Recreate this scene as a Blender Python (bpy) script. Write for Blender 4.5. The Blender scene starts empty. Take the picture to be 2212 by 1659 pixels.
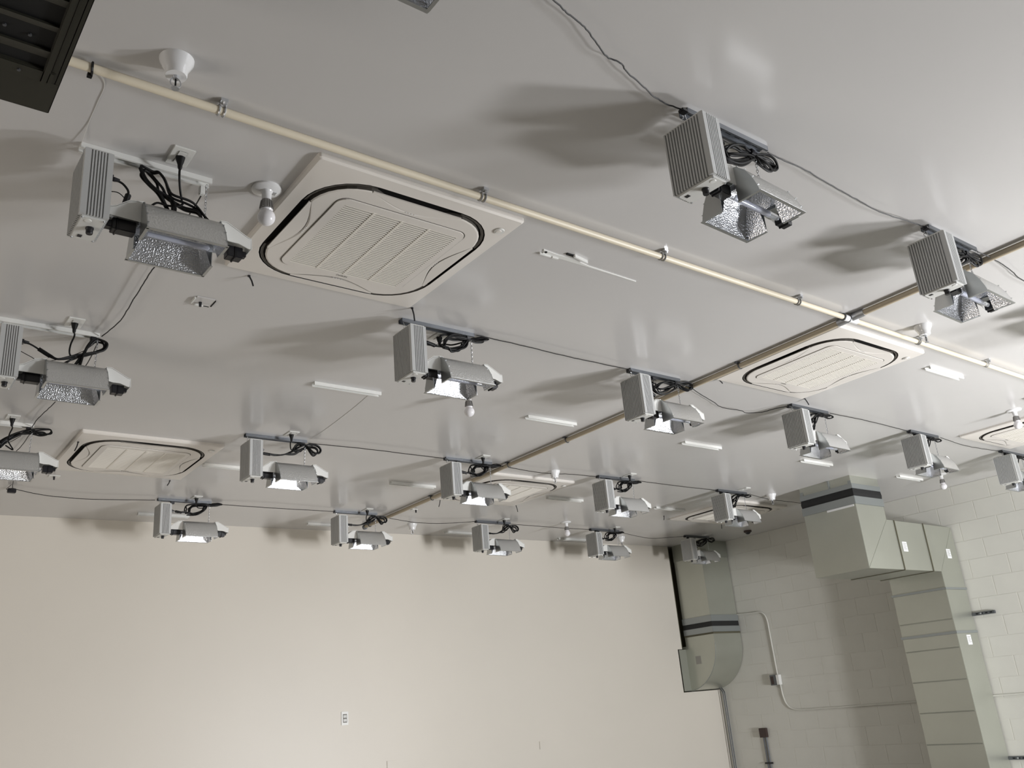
import bpy, bmesh, math, random
from mathutils import Vector, Matrix
random.seed(7)
S = bpy.context.scene
COL = S.collection
H = 3.576          # ceiling height

# ------------------------------------------------------------ camera
cam = bpy.data.cameras.new('camera'); co = bpy.data.objects.new('camera', cam); COL.objects.link(co)
cam.sensor_width = 36.0; cam.lens = 31.47; cam.clip_start = 0.02; cam.clip_end = 60
RR = ((0.7950127, -0.6009246, -0.0827310), (0.1471224, 0.3233340, -0.9347781), (0.5884809, 0.7309889, 0.3454641))
M3 = Matrix((( RR[0][0], -RR[1][0], -RR[2][0]), (RR[0][1], -RR[1][1], -RR[2][1]), (RR[0][2], -RR[1][2], -RR[2][2])))
co.matrix_world = Matrix.Translation((0, 0, 1.6)) @ M3.to_4x4()
S.camera = co

# ------------------------------------------------------------ world, lights, exposure
S.view_settings.view_transform = 'Standard'; S.view_settings.look = 'None'
S.view_settings.gamma = 1; S.view_settings.use_curve_mapping = False; S.view_settings.exposure = -0.16
w = bpy.data.worlds.new('world'); S.world = w; w.use_nodes = True
w.node_tree.nodes['Background'].inputs[0].default_value = (0.8, 0.85, 0.9, 1)
w.node_tree.nodes['Background'].inputs[1].default_value = 0.05
def area(name, loc, tgt, sx, sy, power, col):
    l = bpy.data.lights.new(name, 'AREA'); l.shape = 'RECTANGLE'; l.size = sx; l.size_y = sy; l.energy = power; l.color = col
    o = bpy.data.objects.new(name, l); COL.objects.link(o); o.location = loc
    o.rotation_euler = (Vector(tgt) - Vector(loc)).to_track_quat('-Z', 'Y').to_euler(); return o
area('work_lamp', (7.2, -0.8, 0.6), (6.0, 4.5, 2.8), 0.55, 0.55, 285, (0.98, 0.98, 1.0))
area('daylight_door', (7.5, -2.8, 0.9), (6.2, 4.5, 2.8), 1.0, 1.1, 330, (0.94, 0.96, 1.0))
def spot(name, loc, tgt, power, ang, col):
    l = bpy.data.lights.new(name, 'SPOT'); l.energy = power; l.spot_size = math.radians(ang); l.spot_blend = .6; l.color = col; l.shadow_soft_size = .1
    o = bpy.data.objects.new(name, l); COL.objects.link(o); o.location = loc
    o.rotation_euler = (Vector(tgt) - Vector(loc)).to_track_quat('-Z', 'Y').to_euler(); return o
spot('sunbeam', (7.2, -3.1, 3.2), (6.0, 3.7, 0), 9000, 6.5, (1.0, 0.99, 0.96))  # added spot: bright floor patch for the glossy ceiling to reflect
area('left_opening', (-3.6, 3.4, 1.1), (5.0, 4.6, 1.9), 1.8, 1.8, 68, (1.0, 0.92, 0.84))  # unseen fill added to brighten the left-facing sides
spot('wall_washer', (2.6, 2.6, 0.5), (2.0, 8.6, 1.5), 190, 80, (1.0, 0.94, 0.88))  # unseen warm spot added to lift the back wall but not the ceiling

# ------------------------------------------------------------ materials
def lin(c): return tuple((x/255/12.92 if x/255 <= .04045 else ((x/255+.055)/1.055)**2.4) for x in c)
def mat(name, rgb, rough=.5, metal=0.0, spec=.5, bump=None, var=None, trans=0, coat=0, aniso=0):
    m = bpy.data.materials.new(name); m.use_nodes = True; n = m.node_tree.nodes; L = m.node_tree.links
    b = n['Principled BSDF']; c = (*lin(rgb), 1)
    b.inputs['Base Color'].default_value = c; b.inputs['Roughness'].default_value = rough; b.inputs['Metallic'].default_value = metal
    b.inputs['Specular IOR Level'].default_value = spec; b.inputs['Transmission Weight'].default_value = trans; b.inputs['Coat Weight'].default_value = coat
    tc = n.new('ShaderNodeTexCoord')
    if var:   # (scale, amount, roughness amount)
        nz = n.new('ShaderNodeTexNoise'); nz.inputs['Scale'].default_value = var[0]; nz.inputs['Detail'].default_value = 5
        L.new(tc.outputs['Object'], nz.inputs['Vector'])
        mr = n.new('ShaderNodeMapRange'); mr.inputs['From Min'].default_value = .3; mr.inputs['From Max'].default_value = .7
        mr.inputs['To Min'].default_value = 1-var[1]; mr.inputs['To Max'].default_value = 1+var[1]
        L.new(nz.outputs['Fac'], mr.inputs['Value'])
        mx = n.new('ShaderNodeVectorMath'); mx.operation = 'SCALE'; mx.inputs[0].default_value = c[:3]
        L.new(mr.outputs['Result'], mx.inputs['Scale']); L.new(mx.outputs['Vector'], b.inputs['Base Color'])
        if len(var) > 2:
            m2 = n.new('ShaderNodeMapRange'); m2.inputs['To Min'].default_value = rough-var[2]; m2.inputs['To Max'].default_value = rough+var[2]
            L.new(nz.outputs['Fac'], m2.inputs['Value']); L.new(m2.outputs['Result'], b.inputs['Roughness'])
    if bump:  # (kind, scale, strength, distance)
        if bump[0] == 'voronoi':
            t = n.new('ShaderNodeTexVoronoi'); t.feature = 'SMOOTH_F1'; out = t.outputs['Distance']
        else:
            t = n.new('ShaderNodeTexNoise'); t.inputs['Detail'].default_value = 4; out = t.outputs['Fac']
        t.inputs['Scale'].default_value = bump[1]; L.new(tc.outputs['Object'], t.inputs['Vector'])
        bp = n.new('ShaderNodeBump'); bp.inputs['Strength'].default_value = bump[2]; bp.inputs['Distance'].default_value = bump[3]
        L.new(out, bp.inputs['Height']); L.new(bp.outputs['Normal'], b.inputs['Normal'])
    return m
M = dict(
    ceiling=mat('ceiling_panel_white', (202, 200, 198), .22, bump=('noise', 1.1, .18, .02), var=(.5, .02, .05), spec=.6),
    wall=mat('painted_drywall_cream', (213, 207, 196), .42, bump=('noise', 90, .15, .002), var=(.7, .02)),
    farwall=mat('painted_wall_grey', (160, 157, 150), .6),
    block=mat('painted_block_offwhite', (208, 207, 199), .5, bump=('noise', 120, .35, .002), var=(3, .02)),
    mortar=mat('painted_mortar', (222, 220, 212), .55),
    floor=mat('sealed_floor', (150, 148, 142), .3, var=(1.2, .05)),
    whitemetal=mat('white_powdercoat', (228, 228, 224), .38),
    ballast=mat('ballast_aluminium_white', (190, 191, 190), .42, metal=.15),
    plate=mat('ballast_plate', (214, 214, 210), .35),
    hammer=mat('hammered_aluminium', (222, 224, 228), .27, metal=1, bump=('voronoi', 215, .5, .003)),
    hammer_out=mat('hammered_aluminium_outer', (205, 205, 203), .34, metal=.6, bump=('voronoi', 150, .4, .004)),
    alum=mat('brushed_aluminium', (190, 192, 192), .3, metal=.9),
    galv=mat('galvanised_sheet', (186, 188, 178), .34, metal=.75, var=(2.2, .04, .06)),
    galvflange=mat('galvanised_flange', (160, 165, 165), .4, metal=.7),
    strut=mat('galvanised_strut', (105, 108, 112), .42, metal=.7),
    chrome=mat('zinc_steel', (200, 202, 205), .3, metal=.7),
    black=mat('black_rubber', (12, 12, 13), .5, spec=.3),
    blackplastic=mat('black_plastic', (26, 26, 30), .35),
    flex=mat('black_canvas_connector', (24, 25, 26), .6),
    plastic=mat('white_plastic', (222, 222, 218), .3),
    porcelain=mat('white_porcelain', (232, 232, 232), .12, coat=.5),
    ac=mat('air_cassette_plastic', (224, 219, 212), .38),
    acgrille=mat('grille_plastic', (232, 227, 217), .45),
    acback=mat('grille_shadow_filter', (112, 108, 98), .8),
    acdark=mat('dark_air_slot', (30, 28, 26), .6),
    acgrey=mat('grey_air_slot_rim', (84, 80, 74), .5),
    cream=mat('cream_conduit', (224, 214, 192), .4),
    tan=mat('tan_conduit', (186, 173, 150), .45),  # cream conduit again, its shade put into the colour
    bulb=mat('opal_bulb', (238, 236, 238), .15),
    ribbed=mat('grey_bulb_heatsink', (160, 158, 156), .4, metal=.3),
    glass=mat('clear_quartz', (245, 248, 255), .03, trans=.9),
    arc=mat('lamp_arc_tube', (225, 228, 240), .2),
    dark=mat('dark_olive_steel', (50, 49, 41), .5, metal=.2, var=(6, .08)),
    void=mat('black_interior', (8, 8, 8), .8),
    brown=mat('brown_box', (62, 48, 44), .5),
    sticker=mat('white_sticker', (235, 236, 236), .5),
    ink=mat('grey_print', (120, 118, 112), .6),
    cavity=mat('unpainted_cavity', (150, 146, 122), .8),
    dull=mat('dull_sheet', (150, 152, 142), .5, metal=.5),
    gap=mat('dark_joint', (88, 85, 68), .8),
    wire=mat('thin_dark_wire', (28, 28, 28), .5, spec=.3),
    whitewire=mat('thin_white_wire', (205, 203, 198), .45),
)

# ------------------------------------------------------------ helpers
class MB:
    def __init__(s): s.v = []; s.f = []
    def add(s, vs, fs):
        o = len(s.v); s.v += [tuple(v) for v in vs]; s.f += [tuple(i+o for i in f) for f in fs]; return s
    def box(s, x0, x1, y0, y1, z0, z1):
        vs = [(x, y, z) for x in (x0, x1) for y in (y0, y1) for z in (z0, z1)]
        return s.add(vs, [(0, 1, 3, 2), (4, 6, 7, 5), (0, 4, 5, 1), (2, 3, 7, 6), (0, 2, 6, 4), (1, 5, 7, 3)])
    def prism(s, pts, a0, a1, axis='z'):
        n = len(pts)
        def P(p, a): return {'z': (p[0], p[1], a), 'y': (p[0], a, p[1]), 'x': (a, p[0], p[1])}[axis]
        vs = [P(p, a0) for p in pts] + [P(p, a1) for p in pts]
        return s.add(vs, [tuple(range(n-1, -1, -1)), tuple(range(n, 2*n))] + [(i, (i+1) % n, n+(i+1) % n, n+i) for i in range(n)])
    def sheet(s, pts, t, a0, a1, axis='x'):      # open polyline with thickness, extruded
        n = len(pts); out = []
        for i, p in enumerate(pts):
            a = Vector(pts[max(i-1, 0)]); b = Vector(pts[min(i+1, n-1)]); d = (b-a).normalized(); nn = Vector((-d.y, d.x))
            out.append((p[0]+nn.x*t, p[1]+nn.y*t))
        def P(p, a): return {'z': (p[0], p[1], a), 'y': (p[0], a, p[1]), 'x': (a, p[0], p[1])}[axis]
        vs = [P(p, a0) for p in pts]+[P(p, a1) for p in pts]+[P(p, a0) for p in out]+[P(p, a1) for p in out]
        fs = []
        for i in range(n-1):
            fs += [(i, i+1, n+i+1, n+i), (2*n+i, 3*n+i, 3*n+i+1, 2*n+i+1), (i, 2*n+i, 2*n+i+1, i+1), (n+i, n+i+1, 3*n+i+1, 3*n+i)]
        fs += [(0, n, 3*n, 2*n), (n-1, 3*n-1, 4*n-1, 2*n-1)]
        return s.add(vs, fs)
    def lathe(s, prof, c=(0, 0, 0), seg=20, axis='z'):
        vs = []; fs = []; m = len(prof)
        for r, z in prof:
            for k in range(seg):
                a = 2*math.pi*k/seg; x, y = r*math.cos(a), r*math.sin(a)
                p = (x, y, z) if axis == 'z' else ((z, x, y) if axis == 'x' else (x, z, y))
                vs.append((c[0]+p[0], c[1]+p[1], c[2]+p[2]))
        for i in range(m-1):
            for k in range(seg): fs.append((i*seg+k, i*seg+(k+1) % seg, (i+1)*seg+(k+1) % seg, (i+1)*seg+k))
        fs.append(tuple(range(seg))); fs.append(tuple(range((m-1)*seg, m*seg)))
        return s.add(vs, fs)
    def tube(s, pts, r, seg=6, closed=False):
        P = [Vector(p) for p in pts]; n = len(P); vs = []; fs = []; N = None
        for i in range(n):
            if closed: t = P[(i+1) % n]-P[i-1]
            else: t = P[min(i+1, n-1)]-P[max(i-1, 0)]
            t.normalize()
            if N is None:
                N = t.orthogonal().normalized()
            N = (N-t*N.dot(t)); N = N.normalized() if N.length > 1e-6 else t.orthogonal().normalized()
            B = t.cross(N)
            for k in range(seg):
                a = 2*math.pi*k/seg; q = P[i]+N*(r*math.cos(a))+B*(r*math.sin(a)); vs.append(tuple(q))
        for i in range(n if closed else n-1):
            j = (i+1) % n
            for k in range(seg): fs.append((i*seg+k, i*seg+(k+1) % seg, j*seg+(k+1) % seg, j*seg+k))
        if not closed: fs += [tuple(range(seg-1, -1, -1)), tuple(range((n-1)*seg, n*seg))]
        return s.add(vs, fs)
    def mesh(s, name, m, smooth=False, bevel=0):
        me = bpy.data.meshes.new(name); me.from_pydata(s.v, [], s.f); me.update()
        bm = bmesh.new(); bm.from_mesh(me)
        bmesh.ops.recalc_face_normals(bm, faces=bm.faces)
        if bevel: bmesh.ops.bevel(bm, geom=[e for e in bm.edges if len(e.link_faces) == 2 and e.calc_face_angle(0) > .5], offset=bevel, segments=2, affect='EDGES', clamp_overlap=True)
        if smooth:
            for f in bm.faces: f.smooth = True
            for e in bm.edges:
                if len(e.link_faces) == 2 and e.calc_face_angle(0) > math.radians(38): e.smooth = False
        bm.to_mesh(me); bm.free(); me.materials.append(M[m]); return me
    def obj(s, name, m, parent=None, smooth=False, bevel=0):
        me = s.mesh(name, m, smooth, bevel); return link(name, me, parent)
def link(name, me, parent=None):
    o = bpy.data.objects.new(name, me); COL.objects.link(o)
    if parent is not None: o.parent = parent
    return o
def tag(o, label, cat, group=None, kind=None):
    if label: o['label'] = label
    if cat: o['category'] = cat
    if group: o['group'] = group
    if kind: o['kind'] = kind
    return o
def empty(name, loc, label, cat, group=None, rz=0):
    o = bpy.data.objects.new(name, None); COL.objects.link(o); o.location = loc; o.rotation_euler = (0, 0, rz); o.empty_display_size = .05
    return tag(o, label, cat, group)
def dup(root, loc, label, rz=0, skip=()):
    r = root.copy(); COL.objects.link(r); r.location = loc; r.rotation_euler = (0, 0, rz); r['label'] = label
    for ch in root.children:
        if ch.name.split('.')[0] in skip: continue
        c = ch.copy(); COL.objects.link(c); c.parent = r
        for g in ch.children:
            d = g.copy(); COL.objects.link(d); d.parent = c
    return r
def spline(pts, k=5):
    P = [Vector(p) for p in pts]; out = []
    for i in range(len(P)-1):
        a = P[max(i-1, 0)]; b = P[i]; c = P[i+1]; d = P[min(i+2, len(P)-1)]
        for j in range(k):
            t = j/k; out.append(0.5*((2*b)+(c-a)*t+(2*a-5*b+4*c-d)*t*t+(3*b-a-3*c+d)*t**3))
    out.append(P[-1]); return out

# ------------------------------------------------------------ the room
def YB(x): return 8.70-.0325*x
def XR(y): return 9.95-.03*(y-4.5)
MB().box(-4, 10.4, -3.4, 9.3, -.1, 0).obj('floor', 'floor')['kind'] = 'structure'
MB().box(-4, 10.4, -3.4, 9.3, H, H+.1).obj('ceiling', 'ceiling')['kind'] = 'structure'
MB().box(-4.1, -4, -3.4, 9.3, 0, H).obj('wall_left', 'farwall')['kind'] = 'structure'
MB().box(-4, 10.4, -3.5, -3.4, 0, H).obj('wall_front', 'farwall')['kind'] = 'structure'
# back wall: drywall with a stepped opening cut for the duct
wb = MB().prism([(-4, 0), (9.83, 0), (9.83, 1.685), (9.155, 1.685), (9.155, 2.222), (9.235, 2.222), (9.235, H), (-4, H)], 0, .05, 'y').obj('wall_back', 'wall')
wb['kind'] = 'structure'; wb.location = (0, 8.70, 0); wb.rotation_euler = (0, 0, -math.atan(.0325))
cv = MB().box(8.8, 9.95, .20, .24, 1.2, H).box(8.8, 9.95, .05, .20, 1.62, 1.66).obj('wall_cavity_lining', 'cavity', wb)
MB().box(9.200, 9.299, .050, .054, 2.226, H-.002).obj('gap_backing', 'gap', wb)  # dark strip standing in for shade in the gap beside the duct
rv = MB().box(9.157, 9.237, .045, .19, 2.222, 2.262).box(9.197, 9.235, .05, .20, 2.262, H).obj('wall_stud', 'cavity', wb)
# right wall: painted concrete block in running bond, slightly off square
ang = math.atan(.03)
wr = MB().box(0.0030, .2, -8.1, 5.2, 0, H).obj('wall_right', 'mortar'); wr['kind'] = 'structure'
wr.location = (9.95, 4.5, 0); wr.rotation_euler = (0, 0, ang)
bl = MB().box(0, .02, .0035, .4028, .0010, .2020)
bme = bl.mesh('block', 'block', bevel=.0012)
fill = MB(); cnt = 0
for r in range(17):
    z1 = H-.003-.203*r; off = 4.342-4.5 + (.203 if r % 2 else 0)
    for k in range(-20, 13):
        y = off+.4063*k
        if y > 4.9 or y < -8.0 or z1 < .15: continue
        if -1.9 < y and r < 15 and cnt < 270:
            o = link('block', bme, wr); o.location = (0, y, z1-.2); o.rotation_euler = (0, 0, 0); cnt += 1
        else: fill.box(0.0005, .02, y+.0035, y+.4028, max(z1-.200, 0), z1+.001)
o = fill.obj('block_courses', 'block', wr); o['kind'] = 'stuff'

# ------------------------------------------------------------ galvanised ducts
def Zs(z): return z
D1 = empty('air_duct', (8.9, 5.1, 0), 'large galvanised duct dropping from the ceiling, stepping right and running down the block wall', 'duct')
D1.location = (0, 0, 0)
y0, y1 = 4.84, 5.45
MB().prism([(8.13, 2.645), (8.13, 3.283), (8.64, 3.283), (8.64, 3.15), (8.766, 3.15), (8.766, 2.645)], y0, y1, 'y').obj('duct_elbow', 'galv', D1, bevel=.003)
MB().prism([(8.770, 2.645), (8.770, 3.148), (9.328, 3.142), (9.328, 2.645)], y0, y1, 'y').obj('duct_section', 'galv', D1, bevel=.003)
MB().prism([(9.332, 2.645), (9.332, 3.142), (9.92, 3.136), (9.92, 2.478), (9.49, 2.478), (9.49, 2.645)], y0, y1, 'y').obj('duct_elbow', 'galv', D1, bevel=.003)
MB().box(9.49, 9.92, y0, y1, 2.03, 2.46).obj('duct_section', 'galv', D1, bevel=.003)
MB().box(9.49, 9.92, y0, y1, 0, 2.01).obj('duct_section', 'galv', D1, bevel=.003)
for a, b in ((8.766, 8.770), (9.328, 9.332)):
    MB().box(a-.008, b+.008, y0-.006, y1+.006, 2.638, 2.646).box(a-.004, b+.004, y0-.008, y0, 2.64, 3.15).obj('seam_cleat', 'gap', D1)
MB().box(9.478, 9.92, y0-.01, y1+.01, 2.458, 2.480).obj('duct_flange', 'galvflange', D1)
MB().box(9.478, 9.92, y0-.01, y1+.01, 2.008, 2.034).obj('duct_flange', 'galvflange', D1)
for z in (2.16, 1.876, 1.564, 1.258, .951, .645, .34):
    MB().prism([(9.4905, z-.012), (9.4865, z), (9.4905, z+.003)], y0+.01, y1-.01, 'y').obj('stiffening_bead', 'galv', D1)
# diagonal standing creases on the near face
def strip(p, q, w, t, axis_y, name, m, par):
    p = Vector(p); q = Vector(q); d = (q-p).normalized(); n = Vector((-d.y, d.x))*w
    return MB().prism([tuple(p-n), tuple(q-n), tuple(q+n), tuple(p+n)], axis_y-t, axis_y, 'y').obj(name, m, par)
strip((8.135, 2.65), (8.64, 3.15), .003, .003, y0, 'crease', 'galv', D1)
strip((9.915, 3.13), (9.495, 2.645), .003, .002, y0, 'crease', 'galv', D1)
MB().box(8.122, 8.648, y0-.008, y1+.008, 3.283, 3.363).obj('duct_flange', 'galvflange', D1, bevel=.003)
# soft black flexible connector, slightly ballooned
fx = MB()
fx.v = []; ring = []
for i, (off, z) in enumerate(((0, 3.36), (.004, 3.38), (.006, 3.40), (.003, 3.42), (0, 3.445))):
    ring.append([(8.132-off, y0-off*.7, z), (8.638+off, y0-off*.7, z), (8.638+off, y1+off, z), (8.132-off, y1+off, z)])
fx.add([p for r_ in ring for p in r_], [(4*i+k, 4*i+(k+1) % 4, 4*i+4+(k+1) % 4, 4*i+4+k) for i in range(4) for k in range(4)] + [(0, 1, 2, 3), (16, 17, 18, 19)])
fx.obj('flexible_connector', 'flex', D1)
MB().box(8.124, 8.646, y0-.006, y1+.006, 3.441, 3.492).obj('duct_flange', 'galvflange', D1, bevel=.003)
MB().box(8.135, 8.64, y0+.004, y1-.004, 3.492, H).obj('duct_collar', 'galv', D1)
MB().box(8.128, 8.134, y0, y0+.035, 3.48, 3.52).box(8.128, 8.134, y1-.04, y1-.005, 3.48, 3.53).box(8.12, 8.136, 5.085, 5.10, 3.492, 3.57).obj('cleat_tab', 'galvflange', D1)
MB().box(8.1275, 8.13, 4.86, 5.17, 3.262, 3.282).obj('sealing_tape', 'sticker', D1)
for (x, z) in ((8.872, 2.882), (9.737, 2.84), (9.717, 1.94)):
    p = MB().box(x-.042, x+.042, y0-.0035, y0-.0008, z-.05, z+.05).obj('sticker', 'sticker', D1)
    q = MB()
    for i in range(5): q.box(x-.03, x+.03-.012*(i % 2), y0-.0042, y0-.0034, z+.03-.014*i, z+.034-.014*i)
    q.obj('printed_lines', 'ink', p)
# strut clamps that hold the duct to the wall
for z, n in ((2.195, 'upper'), (.772, 'lower')):
    c = empty('duct_clamp', (0, 0, 0), 'short slotted steel %s clamp screwed to the block wall beside the big duct' % ('upper' if n == 'upper' else 'lower, partly cropped'), 'clamp')
    c.location = (9.944, 4.72, z)
    MB().box(-.04, 0, -.12 if n == 'upper' else -.25, .12, -.016, .016).obj('strut_rail', 'strut', c, bevel=.003)
    q = MB()
    for k in range(4): q.box(-.043, -.039, -.10+k*.05, -.075+k*.05, -.006, .006)
    q.obj('slot', 'void', c)
    MB().lathe([(.001, -.05), (.009, -.05), (.009, -.038), (.001, -.038)], (0, .02, 0), 6, 'x').obj('bolt', 'chrome', c)

D2 = empty('air_duct', (0, 0, 0), 'smaller galvanised duct in the far corner curving into the opening in the back wall', 'duct')
x0, x1 = 9.30, 9.835
MB().box(x0, x1, 7.895, 8.385, 2.60, 3.36).obj('duct_section', 'galv', D2, bevel=.003)
MB().box(x0-.004, x1, 7.890, 8.385, 3.36, H).obj('duct_collar', 'dull', D2)
MB().box(9.168, x0, 8.40, 8.406, 1.70, 2.215).obj('closure_plate', 'galv', D2)  # added plate, stands in for the elbow face lost in the cavity's shade
MB().box(x0-.008, x1+.003, 7.885, 8.39, 2.52, 2.60).obj('duct_flange', 'galvflange', D2, bevel=.003)
MB().box(x0-.001, x1, 7.893, 8.385, 2.455, 2.522).obj('flexible_connector', 'flex', D2)
MB().box(x0-.008, x1+.003, 7.885, 8.39, 2.385, 2.457).obj('duct_flange', 'galvflange', D2, bevel=.003)
MB().box(x0-.003, x1+.001, 7.888, 8.388, 2.362, 2.387).obj('seam_band', 'gap', D2)
pr = [(8.385, 2.364), (7.893, 2.364)]
for i in range(17):
    a = math.pi+math.pi/2*i/16; pr.append((8.45+.557*math.cos(a), 2.25+.557*math.sin(a)))
pr += [(8.59, 1.693), (8.59, 2.25), (8.385, 2.25)]
MB().prism(pr, x0, x1, 'x').obj('duct_elbow', 'galv', D2, smooth=True, bevel=0)
arcp = [(x0, 8.45+.56*math.cos(math.pi+math.pi/2*i/16), 2.25+.56*math.sin(math.pi+math.pi/2*i/16)) for i in range(17)]
MB().tube(arcp, .004, 6).obj('rolled_seam', 'galvflange', D2, smooth=True)
p = MB().box(x0-.002, x0, 8.16, 8.25, 2.015, 2.115).obj('sticker', 'sticker', D2); p['label'] = 'faded paper sticker'; M['sticker_old'] = mat('faded_sticker', (150, 148, 142), .6); p.data.materials[0] = M['sticker_old']

# ------------------------------------------------------------ ceiling air cassettes
def rounded(h, r, n=8, c=.475):
    out = []
    for (sx, sy, a0) in ((1, 1, 0), (-1, 1, 90), (-1, -1, 180), (1, -1, 270)):
        for i in range(n+1):
            a = math.radians(a0+90*i/n); out.append((c+sx*(h-r)+r*math.cos(a), c+sy*(h-r)+r*math.sin(a)))
    return out
def ring_mesh(mb, A, B, zA, zB):
    n = len(A); mb.add([(p[0], p[1], zA) for p in A]+[(p[0], p[1], zB) for p in B], [(i, (i+1) % n, n+(i+1) % n, n+i) for i in range(n)])
def make_cassette(label):
    t = empty('air_cassette', (0, 0, 0), label, 'air conditioner', 'ceiling air cassettes')
    # outer panel
    N = 8; hole = rounded(.415, .225, N); sq = rounded(.475, .012, N); sq2 = rounded(.467, .012, N); hole_in = rounded(.402, .214, N)
    mb = MB(); ring_mesh(mb, sq, sq, 0, -.022); ring_mesh(mb, sq, sq2, -.022, -.032); ring_mesh(mb, sq2, hole, -.032, -.040); ring_mesh(mb, hole, hole, -.040, -.02)
    mb.obj('outer_panel', 'ac', t, smooth=True)
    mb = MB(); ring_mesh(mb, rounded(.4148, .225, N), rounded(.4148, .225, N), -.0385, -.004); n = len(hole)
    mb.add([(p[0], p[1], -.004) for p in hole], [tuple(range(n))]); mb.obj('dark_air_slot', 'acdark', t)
    # inner cover with a dip on every side for the flaps
    def side_pts(half, dip, L=.212, n=14):
        pts = []
        for i in range(n+1):
            s = -L+2*L*i/n; d = dip*(math.cos(math.pi*s/(2*L))**1.2 if abs(s) < L else 0); pts.append((s, half-d))
        return pts
    def outline(half, dip, corner_r, L=.212):
        out = []
        for q in range(4):
            for s, d in side_pts(half, dip, L): out.append((q, s, d))
            # corner arc
            c_ = half-corner_r
            for i in range(1, 8):
                a = math.pi/2*(1-i/8); out.append((q, c_+corner_r*math.cos(a), c_+corner_r*math.sin(a)))
        res = []
        for q, s, d in out:
            # side 0 is +y, going clockwise
            x, y = s, d
            for _ in range(q): x, y = y, -x
            res.append((.475+x, .475+y))
        return res
    o1 = outline(.386, .064, .19); o2 = outline(.380, .065, .187); n = len(o1)
    mb = MB(); ring_mesh(mb, o1, o1, -.010, -.0475); mb.obj('cover_edge', 'acgrey', t)  # side wall coloured dark to stand in for shade in the flap gap
    mb = MB(); ring_mesh(mb, o1, o2, -.0475, -.051)
    gr = rounded(.302, .05, 6); gr = gr[::-1]
    mb.add([(p[0], p[1], -.051) for p in o2], [tuple(range(n))])
    mb.obj('inner_cover', 'ac', t, smooth=True)
    # grey rim segments at the corners
    for q in range(4):
        mb = MB(); P = []
        for i in range(9):
            a = math.pi/2*(i/8); P.append((.195+.200*math.cos(a), .195+.200*math.sin(a)))
        Q = [(.195+.212*math.cos(math.pi/2*i/8), .195+.212*math.sin(math.pi/2*i/8)) for i in range(9)]
        mb.add([(p[0], p[1], -.034) for p in P]+[(p[0], p[1], -.038) for p in Q], [(i, i+1, 10+i, 9+i) for i in range(8)])
        vs = []
        for (x, y, z) in mb.v:
            for _ in range(q): x, y = y, -x
            vs.append((.475+x, .475+y, z))
        mb.v = vs; mb.obj('slot_rim', 'acgrey', t)
        # flap
        mb = MB(); L_ = .205; top = []; bot = []
        for i in range(13):
            s = -L_+2*L_*i/12; d = .053*(math.cos(math.pi*s/(2*L_))**1.2); top.append((s, .390, -.052)); bot.append((s, .379-d, -.0515))
        k = len(top); mb.add(top+bot, [(i, i+1, k+i+1, k+i) for i in range(k-1)])
        mb.add([(p[0], p[1], p[2]+.006) for p in top+bot], [(i, k+i, k+i+1, i+1) for i in range(k-1)])
        mb.v = [(.475+x, .475+y, z) for x, y, z in [((x, y, z) if q == 0 else (y, -x, z) if q == 1 else (-x, -y, z) if q == 2 else (-y, x, z)) for x, y, z in mb.v]]
        mb.obj('air_flap', 'ac', t, smooth=True)
    # intake panel: a very shallow raised plate with a groove round it
    mb = MB(); A = rounded(.304, .05, 6); B = rounded(.300, .048, 6); n = len(A)
    ring_mesh(mb, A, B, -.0512, -.0514); mb.obj('panel_groove', 'acgrey', t)
    g0, g1 = .215, .745
    mb = MB(); C = rounded(.299, .048, 6); ring_mesh(mb, C, C, -.050, -.057)
    ib = [(g1, g1), (g0, g1), (g0, g0), (g1, g0)]
    mb.add([(p[0], p[1], -.057) for p in C]+[(x, y, -.057) for x, y in ib],
           [(*range(q*7, q*7+7), n+q) for q in range(4)] + [(q*7+6, (q*7+7) % n, n+(q+1) % 4, n+q) for q in range(4)])
    mb.add([(x, y, z) for z in (-.057, -.0512) for x, y in ib], [(i, (i+1) % 4, 4+(i+1) % 4, 4+i) for i in range(4)])
    ip = mb.obj('intake_panel', 'ac', t)
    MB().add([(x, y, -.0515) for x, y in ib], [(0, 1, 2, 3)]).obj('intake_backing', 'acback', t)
    mb = MB(); k = 38
    for i in range(k):
        y = g0+.004+(g1-g0-.008)*i/(k-1); mb.box(g0, g1, y-.0036, y+.0036, -.0575, -.0535)
    s = mb.obj('grille_slats', 'acgrille', t); s['kind'] = 'stuff'
    for x in (.345, .475, .605): MB().box(x-.0055, x+.0055, g0, g1, -.0590, -.0525).obj('grille_rib', 'acgrille', t)
    MB().lathe([(.001, -.046), (.021, -.046), (.023, -.040), (.001, -.040)], (.886, .10, 0), 18).obj('sensor_cover', 'plastic', t, smooth=True)
    MB().lathe([(.001, -.050), (.012, -.049), (.014, -.044), (.001, -.044)], (.882, .10, 0), 14).obj('sensor_eye', 'ac', t, smooth=True)
    for (cx, cy, dx, dy) in ((.475, .155, 1, 0), (.475, .800, 1, 0), (.158, .475, 0, 1), (.795, .475, 0, 1)):
        mb = MB()
        for k in range(4): u = -.02+k*.0133; mb.box(cx+dx*u-.002, cx+dx*u+.002, cy+dy*u-.002, cy+dy*u+.002, -.0525, -.0505)
        mb.obj('embossed_dots', 'sticker', t)
    tc = bpy.data.curves.new('logo', 'FONT'); tc.body = 'DAIKIN'; tc.size = .016; tc.extrude = .0004; tc.align_x = 'CENTER'
    tmp = bpy.data.objects.new('tmp', tc); COL.objects.link(tmp); bpy.context.view_layer.update()
    me = bpy.data.meshes.new_from_object(tmp); bpy.data.objects.remove(tmp); me.materials.clear(); me.materials.append(M['ink'])
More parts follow.
